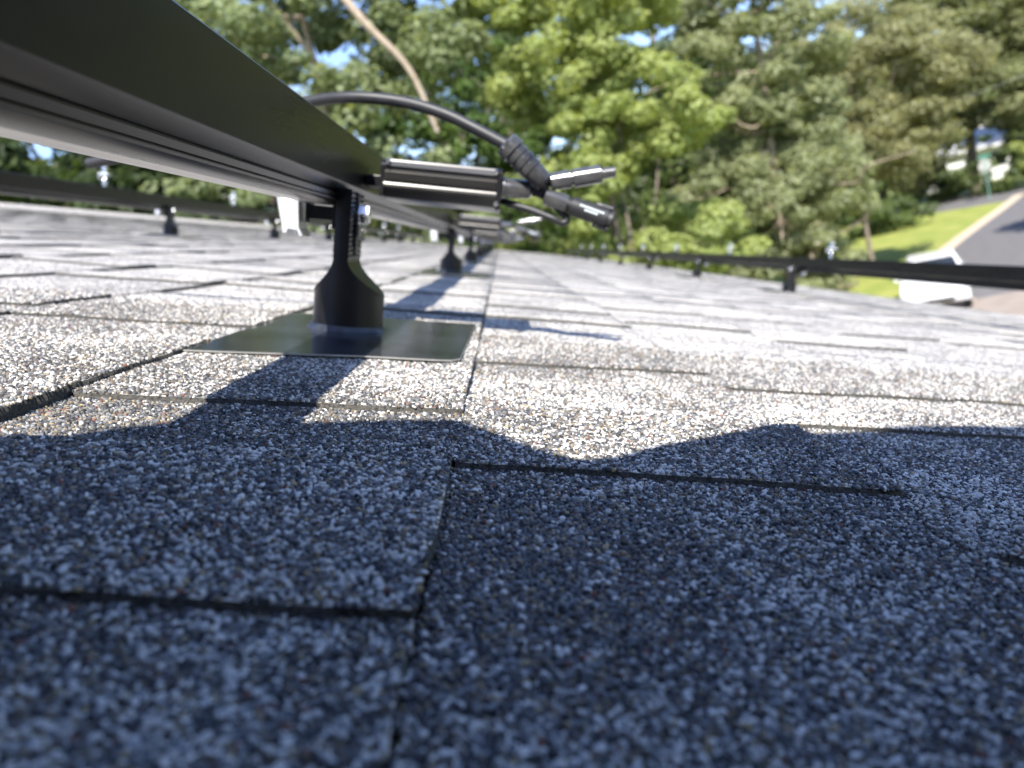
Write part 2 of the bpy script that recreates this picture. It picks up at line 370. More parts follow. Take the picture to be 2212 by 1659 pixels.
# ---------------------------------------------------------------- roof mounts
def make_mount(first=True):
    """origin: centre of the base on the shingles. Rail face lies at x = -.008"""
    root = empty('roof_mount', ROOF)
    r = .0232; zs = .0; rows = []
    prof = []   # (z, left x, right x) front outline
    for i in range(5): prof.append((.002+i*.0056, -r, r))
    for i in range(1, 15):
        t = i/14; a_ = t*PI/2
        f = (1-math.cos(a_))**.85
        prof.append((.0244+.0230*t, -r+(r-.0078)*(math.sin(a_)**1.15), r-(r-.0016)*(math.sin(a_)**1.15)))
    for i in range(1, 30): prof.append((.0474+i*.0015, -.0078, .0016))
    bm = BM(); rings = []; n = 12
    for j, (z, xl, xr_) in enumerate(prof):
        pts = []
        rr = r*(1 if z > .006 else 1.02)
        for i in range(n+1):
            x = xl+(xr_-xl)*i/n; yv = math.sqrt(max(rr*rr-min(abs(x), rr)**2, 0)); pts.append((x, -yv, z))
        for i in range(n, -1, -1):
            x = xl+(xr_-xl)*i/n; yv = math.sqrt(max(rr*rr-min(abs(x), rr)**2, 0)); pts.append((x, yv, z))
        if z > .0478:       # serrated edges of the blade
            dz = .0007 if j % 2 else 0
            pts = [(p[0]+(-dz if i in (0, 2*n+1) else dz if i in (n, n+1) else 0), p[1], p[2]) for i, p in enumerate(pts)]
        rings.append([bm.verts.new(p) for p in pts])
    for a_, b_ in zip(rings, rings[1:]):
        m_ = len(a_)
        for i in range(m_): bm.faces.new((a_[i], a_[(i+1)%m_], b_[(i+1)%m_], b_[i]))
    bm.faces.new(rings[0][::-1]); bm.faces.new(rings[-1])
    bmesh.ops.remove_doubles(bm, verts=bm.verts, dist=1e-6)
    obj('upright', bm, M_black, root, smooth=True, angle=30)
    bm = BM(); box(bm, .0012, .0030, -.0048, .0048, .050, .0895)     # bolt slot liner with teeth
    for i in range(12): box(bm, .0030, .0040, -.0095, -.0052, .056+i*.0028, .0572+i*.0028); box(bm, .0030, .0040, .0052, .0095, .056+i*.0028, .0572+i*.0028)
    obj('serrated_slot', bm, M_matte, root)
    bm = BM(); stepped(bm, (.0022,0,.0765), (.0105,0,.0765), [(0,.0078),(.25,.0078),(.25,.0062),(.95,.0062),(1,.0052)], 6)
    obj('bolt_head', bm, M_steel, root, bevel=.0003)
    bm = BM(); box(bm, .0023, .0048, -.007, .007, .062, .0695); obj('washer_plate', bm, M_plastic, root, bevel=.0006)
    bm = BM()
    tube(bm, [(-.030,0,.0745), (-.0079,0,.0745)], .0032, 14); box(bm, -.0128, -.0079, -.008, .008, .0655, .0805); box(bm, -.0305, -.0275, -.0065, .0065, .068, .0808); box(bm, -.0275, -.0128, -.0062, .0062, .0705, .0795)
    obj('clamp_bolt', bm, M_black, root, bevel=.0004)
    bm = BM()   # silver channel bracket that hooks the far lip of the rail
    extrude_profile(bm, [(-.0485,.0865),(-.0462,.0868),(-.0442,.0815),(-.0335,.0810),(-.0335,.0790),(-.0325,.0640),(-.0300,.0590),(-.0318,.0588),(-.0335,.0625),(-.0395,.0628),(-.0402,.0600),(-.0425,.0600)], 'y', -.013, .013)
    obj('silver_bracket', bm, M_zinc, root, bevel=.0004)
    bm = BM(); stepped(bm, (0,0,-.001), (0,0,.0045), [(0,.0275),(.35,.0265),(.7,.0245),(1,.0238)], 36)
    obj('sealant_collar', bm, M_sealant, root, smooth=True)
    # flashing sheet
    bm = BM(); zt = .0
    P0 = [(-.0540,-.1425), (-.0400,-.1395), (.028,-.1195), (.0685,-.1135), (.0765,-.111), (.0805,-.103), (.082,.0), (.0835,.092), (.0815,.0985), (-.054,.085)]
    top = [bm.verts.new((x, y, .0009)) for x, y in P0]; bot = [bm.verts.new((x, y, .0)) for x, y in P0]
    bm.faces.new(top); bm.faces.new(bot[::-1])
    for i in range(len(P0)):
        f = bm.faces.new((bot[i], bot[(i+1)%len(P0)], top[(i+1)%len(P0)], top[i])); f.material_index = 1
    fl = obj('flashing', bm, [M_flash, M_edge], root)
    fl.rotation_euler = (0, -math.atan(.0026/.1425), 0); fl.location = (0, -.004, .0003)
    return root
MZ = .0010
m0 = make_mount(); m0.matrix_world = ROOF @ Matrix.Translation((-.0965, .5535, MZ))
tag(m0, 'nearest black roof mount, standing sharp on its dark flashing under the near rail', 'mount', 'mounts of the near rail')
for i in range(1, 10):
    c = copy_tree(m0, ROOF @ Matrix.Translation((-.0965, .5535+1.178*i, MZ)))
    c['label'] = 'black roof mount under the near rail, %s one going away from the lens' % ORD[i]
MR = []
for i in range(8):
    c = copy_tree(m0, ROOF @ Matrix.Translation((1.027+.0075-.0, 2.80+1.33*i, MZ-.0015))); c['group'] = 'mounts of the right rail'
    c.matrix_world = ROOF @ Matrix.Translation((.985, 2.80+1.33*i, MZ-.001)) @ Matrix.Rotation(PI, 4, 'Z')
    c['label'] = 'small black roof mount holding up the right rail, %s from the right edge' % ORD[i]
for i in range(8):
    c = copy_tree(m0, ROOF @ Matrix.Translation((-1.0325, 2.66+1.22*i, MZ-.001))); c['group'] = 'mounts of the left rail'
    c['label'] = 'small black roof mount under the left rail, %s from the left edge' % ORD[i]

# ---------------------------------------------------------------- upright clamp bolts waiting on the outer rails
def make_clamp():
    root = empty('panel_clamp', ROOF)
    bm = BM(); tube(bm, [(0,0,0),(0,0,.052)], .0040, 10); stepped(bm, (0,0,.044), (0,0,.052), [(0,.0075),(1,.0075)], 6); obj('bolt', bm, M_steel, root, smooth=True)
    bm = BM(); tube(bm, [(math.cos(a)*.0062, math.sin(a)*.0062, .004+a/(2*PI)*.0042) for a in np.arange(0, 2*PI*6, .5)], .0009, 6); obj('spring', bm, M_steel, root)
    bm = BM(); box(bm, -.012,.012,-.011,.011,.0305,.0345); box(bm, -.012,-.0105,-.011,.011,.018,.0305); obj('clamp_plate', bm, M_zinc, root, bevel=.0005)
    return root
cl = make_clamp()
for i in range(8):
    o = cl if i == 0 else copy_tree(cl)
    o.matrix_world = ROOF @ Matrix.Translation((1.0135, 2.56+1.13*i, .1196))
    tag(o, 'silver clamp bolt upright on the right rail, %s counted from the right' % ORD[i], 'clamp', 'clamp bolts on the outer rails')
for i in range(7):
    o = copy_tree(cl); o.matrix_world = ROOF @ Matrix.Translation((-1.0535, 2.26+1.07*i, .1206))
    o['label'] = 'silver clamp bolt upright on the left rail, %s counted from the left' % ORD[i]

# ---------------------------------------------------------------- power optimisers hanging on the near rail
def make_opt():
    root = empty('power_optimizer', ROOF)      # origin x 0 = roof x 0, y 0 = front face, z = roof z
    x0, x1 = -.0855, -.0060
    bm = BM()
    P = [(.0085,.1195),(.0062,.1188),(.0056,.1176),(.0046,.1172),(.0030,.1166),(.0020,.1153),(.0010,.1148),(.0004,.1140),(.0022,.1134),(.0026,.1105)]
    for z in (.1100,.1088,.1076,.1064,.1052): P += [(.0014,z),(.0003,z-.0006),(.0003,z-.0007),(.0024,z-.0009)]
    P += [(.0020,.1030),(.0,.1024),(-.0006,.1012),(-.0006,.0996),(.0006,.0986),(.0035,.0978),(.006,.0950),(.0075,.0925),(.012,.0915),(.085,.0915),(.088,.0945),(.088,.1165),(.085,.1190)]
    extrude_profile(bm, P, 'x', x0, x1); bo = obj('finned_body', bm, M_fin, root, smooth=True, angle=20)
    bm = BM(); extrude_profile(bm, [(-.001,.0905),(.0885,.0905),(.0885,.1192),(.003,.1192),(-.001,.1165)], 'x', x1, x1+.0035)
    extrude_profile(bm, [(.001,.0925),(.0885,.0925),(.0885,.1180),(.004,.1180),(.001,.115)], 'x', x0-.003, x0)
    obj('end_plate', bm, M_black, root, bevel=.0006)
    for xx, zz in ((x0+.002,.1172),(x1-.0005,.1168),(x1+.0005,.0945)):
        bm = BM(); stepped(bm, (xx,.001,zz),(xx,-.0022,zz),[(0,.0018),(.7,.0018),(1,.0011)],12); obj('screw', bm, M_steel, root, smooth=True)
    bm = BM(); stepped(bm, (-.0026,.010,.1066),(.0195,.010,.1074),[(0,.0078),(.10,.0078),(.10,.0060),(.14,.0060),(.16,.0068),(.88,.0066),(.95,.0055),(1,.004)],24); obj('cable_gland', bm, M_conn, root, smooth=True)
    bm = BM(); box(bm, -.1015,-.0890,.022,.066,.100,.108); obj('bracket', bm, M_black, root, bevel=.0005)
    def cable(pts, r=.0026): bm = BM(); tube(bm, smooth_path(pts), r, 12); obj('cable', bm, M_matte, root, smooth=True)
    cable([(.0185,.010,.1072),(.0225,.008,.1085),(.027,.006,.1112),(.033,.004,.1139)], .0024)
    cable([(-.003,.018,.0985),(.0055,.014,.0962),(.0206,.010,.0930),(.0349,.006,.0888),(.0425,.006,.0862),(.0462,.006,.0878),(.0440,.006,.0915),(.036,.005,.098),(.0240,.008,.1065),(.019,.011,.107)], .0026)
    cable([(.0190,.014,.1060),(.0240,.010,.1050),(.0290,.004,.1032)], .0026)
    bm = BM(); stepped(bm, (.0310,.003,.1134),(.0765,.000,.1246),[(0,.0034),(.03,.0062),(.32,.0064),(.33,.0050),(.36,.0050),(.37,.0066),(.78,.0064),(.80,.0040),(.99,.0036),(1,.003)],24)
    obj('connector', bm, M_conn, root, smooth=True, angle=40)
    bm = BM(); stepped(bm, (.0285,.004,.1034),(.0775,.000,.0910),[(0,.0034),(.03,.0056),(.34,.0056),(.35,.0046),(.38,.0046),(.39,.0068),(.92,.0068),(.93,.0056),(.97,.0056),(1,.0062)],24)
    k = obj('connector', bm, M_matte, root, smooth=True, angle=40)
    bm = BM(); stepped(bm, (.0283,.0041,.10345),(.0455,.0027,.0991),[(0,.0040),(.05,.0062),(.9,.0062),(1,.0052)],24); obj('sleeve', bm, M_conn, k, smooth=True, angle=40)
    bm = BM(); stepped(bm, (.066,.001,.1010),(.0775,.000,.0985),[(0,.0014),(.3,.0020),(1,.0020)],8); stepped(bm, (.064,.000,.0870),(.0755,.000,.0845),[(0,.0014),(.3,.0020),(1,.0020)],8); obj('locking_tab', bm, M_matte, k)
    for u0, u1, up in ((.50,.86,.0016),(.58,.78,-.0006)):
        bm = BM(); a_, b_ = Vector((.0285,.004,.1034)), Vector((.0775,.000,.0910)); d = (b_-a_)
        n_ = max(3, int((u1-u0)/.04))
        for q in range(n_):
            p = a_+d*(u0+(u1-u0)*(q+.1)/n_); p2 = a_+d*(u0+(u1-u0)*(q+.8)/n_); up_ = Vector((.245,0,.97))
            c_ = [p+up_*up, p2+up_*up, p2+up_*(up+.0013), p+up_*(up+.0013)]
            bm.faces.new([bm.verts.new(Vector((v_.x, v_.y-.0069, v_.z))) for v_ in c_])
        obj('printed_marking', bm, M_print, k)
    return root
op = make_opt(); op.matrix_world = ROOF @ Matrix.Translation((0, .60, 0))
tag(op, 'nearest black finned power optimizer hanging from the near rail with two free plugs', 'optimizer', 'power optimizers along the near rail')
for i in range(1, 10):
    c = copy_tree(op, ROOF @ Matrix.Translation((rnd.uniform(-.003,.003), .60+1.08*i, 0)))
    c['label'] = 'finned power optimizer along the near rail, %s one behind the nearest mount' % ORD[i]
# cable that arches over the rail into the first optimiser
tc_ = empty('arched_cable', ROOF, 'thick grey black cable arching over the near rail with a ribbed plug on its end', 'cable')
bm = BM(); tube(bm, smooth_path([(-.32,.66,.098),(-.25,.65,.118),(-.20,.64,.1385),(-.1511,.63,.1545),(-.115,.62,.1602),(-.0785,.615,.1597),(-.0481,.61,.1538),(-.024,.605,.1448),(.0005,.6,.1345)], 10), .0042, 16); obj('cable', bm, M_matte, tc_, smooth=True)
bm = BM(); pr = [(0,.0050),(.0,.0090),(.10,.0094),(.16,.0094),(.17,.0078)]
for q in range(3): t = .2+q*.16; pr += [(t,.0078),(t+.01,.0086),(t+.11,.0086),(t+.12,.0078)]
pr += [(.72,.0076),(.95,.0070),(1,.0045)]
stepped(bm, (-.0008,.602,.1357), (.0285,.600,.1112), pr, 28); obj('ribbed_plug', bm, M_plastic, tc_, smooth=True, angle=30)
bm = BM(); rp, rd = Vector((-.0012,.602,.1360)), Vector((.0293,-.002,-.0245)).normalized(); ru, rv = frame(rd)
tube(bm, [rp+(ru*math.cos(a)+rv*math.sin(a))*.0076 for a in np.arange(0, 2*PI+.01, PI/16)], .0017, 8); obj('grey_ring', bm, M_conn, tc_, smooth=True)
bm = BM(); tube(bm, smooth_path([(.0265,.601,.1125),(.029,.603,.108),(.0245,.608,.105)]), .0028, 10); obj('tail', bm, M_matte, tc_, smooth=True)

# ---------------------------------------------------------------- unseen stand-in for the photographer, outline shaped to throw the foreground shadow
out = [(-.62,.02),(-.60,.25),(-.50,.30),(-.36,.325),(-.244,.351),(-.224,.398),(-.191,.412),(-.165,.428),(-.142,.434),(-.121,.413),(-.100,.392),(-.086,.383),(-.076,.391),(-.064,.418),(-.032,.471),(-.020,.494),(-.012,.501),(-.004,.486),(.057,.520),(.112,.548),(.20,.56),(.36,.53),(.47,.44),(.50,.2),(.49,.02)]
bm = BM(); rings = []
for y, s in ((-.13,.80),(-.105,.96),(-.09,1.),(-.115,.98),(-.20,.93),(-.30,.85),(-.33,.7)):
    pass
lay = [(-.085,.94),(-.09,1.),(-.13,.995),(-.20,.93),(-.28,.84),(-.31,.70)]
for y, s in lay: rings.append([bm.verts.new((x*(.5+.5*s), y+.004*math.sin(x*40), z*s+.006)) for x, z in out])
for a_, b_ in zip(rings, rings[1:]):
    for i in range(len(out)): bm.faces.new((a_[i], a_[(i+1)%len(out)], b_[(i+1)%len(out)], b_[i]))
bm.faces.new(rings[0][::-1]); bm.faces.new(rings[-1])
M_caster = add_noise(new_mat('caster_dark', (.06,.065,.08), .85), 400, (.04,.045,.055), (.08,.085,.1), bump=.4)
caster = empty('shadow_caster', ROOF, 'unseen dark mass added behind the lens in place of the photographer, shaped to shadow the foreground', 'caster')
obj('caster_body', bm, M_caster, caster, smooth=True, angle=60)
bm = BM(); tube(bm, smooth_path([(-.25,-.2,.37),(-.22,-.24,.42),(-.05,-.26,.44),(.05,-.22,.47)]), .011, 10); obj('caster_handle', bm, M_matte, caster, smooth=True)

# ---------------------------------------------------------------- ground, roads
M_grass = add_noise(new_mat('grass', rough=.8, spec=.2), .8, (.15,.20,.035), (.30,.30,.085), bump=.6, dist=.05, detail=12)
M_dirt = add_noise(new_mat('forest_floor', rough=.9), 2, (.03,.04,.015), (.06,.07,.02))
M_road = add_noise(new_mat('asphalt_road', rough=.85), 3, (.10,.095,.095), (.14,.132,.128), bump=.2, dist=.01, detail=10)
M_curb = add_noise(new_mat('concrete_edge', rough=.8), 4, (.42,.33,.24), (.52,.42,.3))
M_drive = add_noise(new_mat('concrete_drive', rough=.8), 2, (.22,.18,.15), (.28,.235,.2))
def sheet(name, poly, z, m, kind='structure', label=None, sub=0):
    bm = BM(); f = bm.faces.new([bm.verts.new((x, y, z)) for x, y in poly])
    if sub: bmesh.ops.triangulate(bm, faces=[f])
    o = obj(name, bm, m); tag(o, label, None, None, kind); return o
sheet('ground', [(-700,-300),(700,-300),(700,1200),(-700,1200)], 0, M_grass)
# cross street
def strip(name, pts, wdt, z, m, off=0):
    P = smooth_path([(x, y, 0) for x, y in pts], 10); bm = BM(); l = []; r = []
    for i, p in enumerate(P):
        d = (P[min(i+1, len(P)-1)]-P[max(i-1, 0)]).normalized(); nrm = Vector((d.y, -d.x, 0))
        l.append(bm.verts.new(p+nrm*(off-wdt/2)+Vector((0,0,z)))); r.append(bm.verts.new(p+nrm*(off+wdt/2)+Vector((0,0,z))))
    for i in range(len(P)-1): bm.faces.new((l[i], r[i], r[i+1], l[i+1]))
    return tag(obj(name, bm, m), kind='structure')
strip('cross_street', [(-12,95),(10,74),(27.0,60.5),(31.8,52.9),(44,36),(60,14)], 8.2, .004, M_road)
# main street: left edge goes through the points seen in the photo
strip('main_street', [(34.5,49.5),(29.8,43.5),(19.8,30.9),(16.6,25.5),(14.6,19.5),(13.6,12),(13.2,0),(13.2,-40)], 6.6, .008, M_road)
strip('concrete_edge', [(34.5,49.5),(29.8,43.5),(19.8,30.9),(16.6,25.5),(14.6,19.5),(13.6,12),(13.2,0),(13.2,-40)], .6, .012, M_curb, off=3.45)
strip('driveway', [(14.2,19.6),(9,20.4),(2,21.5)], 3.4, .016, M_drive)

# ---------------------------------------------------------------- trees
def leaf_mat(name):
    m = bpy.data.materials.new(name); m.use_nodes = True; N, L, b = nodes(m)
    at = N.new('ShaderNodeAttribute'); at.attribute_name = 'col'
    L.new(at.outputs['Color'], b.inputs['Base Color']); b.inputs['Roughness'].default_value = .5; b.inputs['Specular IOR Level'].default_value = .35
    tr = N.new('ShaderNodeBsdfTranslucent'); mul = N.new('ShaderNodeMix'); mul.data_type = 'RGBA'; mul.blend_type = 'MULTIPLY'; mul.inputs[0].default_value = 1
    L.new(at.outputs['Color'], mul.inputs[6]); mul.inputs[7].default_value = (1.85, 1.75, .95, 1); L.new(mul.outputs[2], tr.inputs[0])
    ms = N.new('ShaderNodeMixShader'); ms.inputs[0].default_value = .45; L.new(b.outputs[0], ms.inputs[1]); L.new(tr.outputs[0], ms.inputs[2])
    L.new(ms.outputs[0], N['Material Output'].inputs[0]); return m
M_leaf = leaf_mat('leaf')
M_bark = add_noise(new_mat('bark', rough=.9), 12, (.10,.08,.06), (.22,.18,.14), bump=.5, dist=.01)
M_pale = add_noise(new_mat('pale_bark', rough=.9), 12, (.26,.2,.14), (.42,.34,.26), bump=.5, dist=.01)
def crown_mesh(clumps, per, leaf, c0, c1, seed, flat=.55):
    g = np.random.default_rng(seed); n = len(clumps)
    cen = np.repeat(np.array([c[:3] for c in clumps]), per, 0); rad = np.repeat(np.array([c[3] for c in clumps]), per)
    N_ = len(cen); d = g.normal(size=(N_, 3)); d /= np.linalg.norm(d, axis=1)[:, None]
    rr = rad*g.uniform(.25, 1., N_)**.5
    p = cen+d*rr[:, None]*np.array([1, 1, flat])
    nr = d*.95+g.normal(size=(N_, 3))*.42+np.array([0, -.15, .55]); nr /= np.linalg.norm(nr, axis=1)[:, None]
    a_ = np.cross(nr, g.normal(size=(N_, 3))); a_ /= np.linalg.norm(a_, axis=1)[:, None]; b_ = np.cross(nr, a_)
    s = leaf*g.uniform(.55, 1.25, N_)[:, None]
    v = np.stack([p-a_*s*.5, p+b_*s*.36+nr*s*.06, p+a_*s*.55, p-b_*s*.36+nr*s*.06], 1).reshape(-1, 3)
    me = np_mesh('crown', v, np.arange(4*N_), np.arange(N_)*4, np.full(N_, 4))
    mixc = np.clip(np.repeat(g.random(n), per)*.6+g.random(N_)*.5, 0, 1)[:, None]
    col = np.array(c0)*(1-mixc)+np.array(c1)*mixc
    ca = np.ones((N_, 4, 4)); ca[:, :, :3] = (col*g.uniform(.8, 1.2, (N_, 1)))[:, None]
    at = me.attributes.new('col', 'FLOAT_COLOR', 'POINT'); at.data.foreach_set('color', ca.ravel().astype(np.float32)); return me
def tree(name, label, x, y, h, crown, nc, per, leaf, c0, c1, seed, rc=(.35,.7), trunk_r=.18, bark=None, lean=(0,0), limbs=10, group=None, cat='tree', hollow=.35, bare=0, extra=None):
    """crown = list of ellipsoids (dx, dy, z, rx, ry, rz)"""
    nc = int(nc*1.0); g = random.Random(seed); root = empty(name, Matrix.Translation((x, y, 0)), label, cat, group)
    vol = [c[3]*c[4]*c[5] for c in crown]; cl = []
    while len(cl) < nc:
        e = g.choices(crown, vol)[0]
        d = Vector((g.gauss(0,1), g.gauss(0,1), g.gauss(0,1))).normalized(); r = g.uniform(hollow, 1)**.6
        p = (e[0]+d.x*e[3]*r, e[1]+d.y*e[4]*r, e[2]+d.z*e[5]*r)
        if p[2] > .15: cl.append((*p, g.uniform(*rc)))
    o = link('crown', crown_mesh(cl, per, leaf, c0, c1, seed), M_leaf, root)
    if trunk_r:
        bm = BM(); top = h*.72; tp = [(lean[0]*t+.12*math.sin(t*5+seed), lean[1]*t+.1*math.cos(t*4+seed)-.1, -.1+(top+.1)*t) for t in (0,.2,.4,.6,.8,1)]
        tube(bm, smooth_path(tp, 4), [trunk_r*(1-.7*i/20) for i in range(21)], 10)
        for i in range(limbs):
            t = g.uniform(.3, 1); i0 = min(4, int(t*5)); a_ = Vector(tp[i0]).lerp(Vector(tp[i0+1]), t*5-i0); c = Vector(g.choice(cl)[:3])
            mid = a_.lerp(c, .5)+Vector((g.uniform(-.3,.3), g.uniform(-.3,.3), g.uniform(-.1,.5)))
            q = smooth_path([a_, mid, c], 5); tube(bm, q, [trunk_r*.38*(1-.8*j/(len(q)-1)) for j in range(len(q))], 7)
        for pts, r0 in (extra or []):
            q = smooth_path(pts, 6); tube(bm, q, [r0*(1-.6*j/(len(q)-1)) for j in range(len(q))], 9)
        for i in range(bare):
            c = Vector(g.choice(cl)[:3]); a_ = Vector((g.uniform(-.4,.4), g.uniform(-.4,.4), c.z-g.uniform(.2,1.4)))
            pts = [a_]; 
            dirv = (c-a_); dirv.z *= .4
            for q in range(1, 5): pts.append(a_+dirv*(q/4*1.45)+Vector((0,-.12*q,0))+Vector((g.uniform(-.22,.22), g.uniform(-.22,.22), g.uniform(-.22,.22))))
            q = smooth_path(pts, 4); tube(bm, q, [.034*(1-.7*j/(len(q)-1)) for j in range(len(q))], 6)
        obj('trunk', bm, bark or M_bark, root, smooth=True, angle=80)
    return root
def pol(az, d): a_ = math.radians(az); return d*math.sin(a_), d*math.cos(a_)
BR0, BR1 = (.20,.25,.075), (.31,.35,.125)      # bright maple
GG0, GG1 = (.17,.20,.10), (.27,.29,.16)       # grey green
DK0, DK1 = (.06,.09,.03), (.12,.16,.05)
OL0, OL1 = (.18,.19,.09), (.28,.28,.15)
# centre: bright maple
x, y = pol(8.2, 15.5)
tree('maple_tree', 'bright lime green leafy maple in the centre behind the optimizer plugs', x, y, 9.5,
     [(-.2,0,8.1,1.9,1.6,2.4),(.5,-.5,5.8,1.5,1.3,1.3),(-.9,.2,4.5,1.3,1.2,1.0),(.9,.1,3.4,1.6,1.4,.9),(-.6,0,2.9,1.5,1.3,.9)], 330, 210, .115, BR0, BR1, 21, rc=(.28,.5), trunk_r=.14)
# left: dense grey green tree with sky holes and two bare leaning limbs
x, y = pol(-9.5, 15)
tree('broadleaf_tree', 'tall grey green tree with sky showing through, at top left above the rail', x, y, 12,
     [(-.6,0,8.3,2.6,1.8,2.6),(1.6,.3,8.6,1.5,1.3,1.9),(-1.2,0,5.6,2.6,1.6,1.6),(1.0,.3,5.0,1.6,1.4,1.1)], 330, 190, .115, (.14,.175,.085), (.24,.28,.14), 22, rc=(.26,.55), trunk_r=.16, bark=M_pale,
     extra=[([(.2,-1.1,9.9),(.75,-1.25,8.9),(1.2,-1.2,8.0),(1.7,-1.0,7.2),(1.9,-.8,6.2)], .09), ([(-.6,-1.2,9.9),(-.3,-1.3,9.0),(.05,-1.1,8.2),(.4,-.6,7.4)], .08)])
x, y = pol(-24, 19)
tree('oak_tree', 'dark green tree beyond the ridge at the far left', x, y, 11,
     [(0,0,8.5,3.8,2.4,4.0),(2.4,0,5.5,2.4,1.8,2.6),(-2.5,0,5,2.5,1.8,2.4)], 260, 170, .16, DK0, BR0, 23, rc=(.35,.75), trunk_r=.2)
x, y = pol(-25.5, 15.5)
tree('broadleaf_tree', 'mid green tree close beyond the ridge at the far left', x, y, 9,
     [(0,0,5.2,2.6,1.4,2.8),(1.6,0,4.4,1.8,1.3,2.2)], 240, 150, .15, (.02,.035,.012), (.05,.075,.02), 36, rc=(.3,.6), trunk_r=.14)
x, y = pol(-28, 27)
tree('oak_tree', 'tall dark tree filling the view under the near rail at the left edge', x, y, 15,
     [(0,0,5,4.5,2.4,4),(1.5,0,10,4.5,2.4,4.5)], 300, 160, .22, DK0, (.10,.15,.035), 35, rc=(.4,.9), trunk_r=.2)
x, y = pol(-14, 24)
tree('oak_tree', 'dark bushy tree seen between the left rail and the near rail', x, y, 13,
     [(0,0,4.6,3.8,2.,3.2),(2.5,0,4.0,2.6,1.8,2.6),(-.5,0,9.0,3.2,2,2.6)], 230, 160, .17, DK0, (.10,.15,.035), 24, rc=(.4,.8), trunk_r=.2)
x, y = pol(-2.0, 23)
tree('sweetgum_tree', 'mid green tree between the grey green tree and the bright maple', x, y, 13,
     [(0,0,7.6,2.6,1.8,3.0),(-1.5,0,4.0,2.4,1.8,2.2),(1.8,0,4.2,2.2,1.8,2.4)], 190, 170, .16, (.045,.085,.022), (.12,.18,.04), 25, rc=(.35,.7), trunk_r=.2)
x, y = pol(2.5, 31)
tree('oak_tree', 'dark tree right behind the bright maple on its left side', x, y, 12,
     [(-.5,0,8.8,2.8,2,4.4),(0,0,3.8,3.4,2,3)], 220, 150, .2, DK0, DK1, 26, rc=(.4,.9), trunk_r=.25)
x, y = pol(12.5, 27)
tree('oak_tree', 'dark tree filling the gap right of the bright maple', x, y, 13,
     [(0,0,9.0,3.4,2,4.6),(0,0,3.4,3.6,2,2.8),(2.5,0,7,2.4,2,3.6)], 280, 160, .18, DK0, DK1, 27, rc=(.4,.9), trunk_r=.25)
# right of centre: grey green tree with many pale bare branches
x, y = pol(18.5, 19.5)
tree('cedar_tree', 'grey green tree with pale bare branches right of the maple', x, y, 10,
     [(0,0,7.0,2.0,1.6,2.8),(-.3,0,3.6,2.1,1.6,1.6),(1.1,.3,4.6,1.1,1.3,1.6),(-.1,0,2.0,1.7,1.6,1.1)], 320, 200, .11, GG0, GG1, 28, rc=(.25,.55), trunk_r=.17, bark=M_pale, bare=30)
x, y = pol(23.4, 34)
tree('oak_tree', 'olive green spreading oak above the grass wedge beside the cross street', x, y, 11,
     [(0,0,6.2,4.0,2.6,3.6),(-2.5,0,4.6,3.2,2.4,2.2),(2.2,0,6.6,2.8,2.2,2.2)], 380, 210, .15, OL0, OL1, 29, rc=(.4,.85), trunk_r=.10, bare=4)
x, y = pol(29.5, 68)
tree('oak_tree', 'large olive oak across the street near the octagonal sign', x, y, 15,
     [(0,0,10.0,7.0,4,5.6),(-5,0,6,5,3,4.4),(3.4,0,8.6,4.5,3,3.6)], 520, 170, .28, OL0, (.13,.15,.05), 30, rc=(.7,1.5), trunk_r=.4)
x, y = pol(24.5, 76)
tree('oak_tree', 'large oak across the street behind the olive green oak', x, y, 15,
     [(0,0,8.8,7,4,5.2),(-6,0,8,6,3,6.6)], 360, 150, .32, DK1, OL1, 31, rc=(.7,1.5), trunk_r=.4)
x, y = pol(32.6, 67)
tree('oak_tree', 'rounded oak right of the octagonal sign that nearly hides the grey roofed house', x, y, 9,
     [(0,0,6.0,3.4,2.6,2.6),(1.4,0,4.0,2.6,2,2.0)], 150, 130, .26, DK1, OL1, 33, rc=(.6,1.2), trunk_r=.2)
for i, (az, d) in enumerate(((41,74),(48,70),(56,66),(64,62),(74,60),(86,60))):
    x, y = pol(az, d)
    tree('background_tree', 'tall dark street tree past the right edge, %s going clockwise' % ORD[i], x, y, 17, [(0,0,9.5,6.5,4,6.5),(0,0,4,6,3.5,3.8)], 200, 90, .5, (.03,.05,.015), (.07,.10,.03), 95+i, rc=(.9,1.8), trunk_r=.35, limbs=4, group='street trees past the right edge')
x, y = pol(34.5, 84)
tree('oak_tree', 'dark tall tree at the top right corner', x, y, 16,
     [(0,0,12.0,7,4,5.4),(3,0,6,5,3,3)], 260, 150, .34, DK0, DK1, 32, rc=(.8,1.6), trunk_r=.4)
# far belt behind
for i, (az, d, hh) in enumerate(((-31,32,9),(-20,36,9),(-9,40,8.5),(-3,44,8),(6,46,12),(12,48,12),(18,46,11),(20,62,13))):
    x, y = pol(az, d)
    tree('background_tree', 'distant %s tree of the belt behind, %s from the left' % (('dark green','deep green')[i%2], ORD[i]), x, y, hh,
         [(0,0,hh*.62,5.0,2.5,hh*.36),(0,0,hh*.3,5.6,2.5,hh*.3)], 130, 120, .3, DK0, DK1, 40+i, rc=(.6,1.3), trunk_r=.25, limbs=4, group='trees of the far belt')
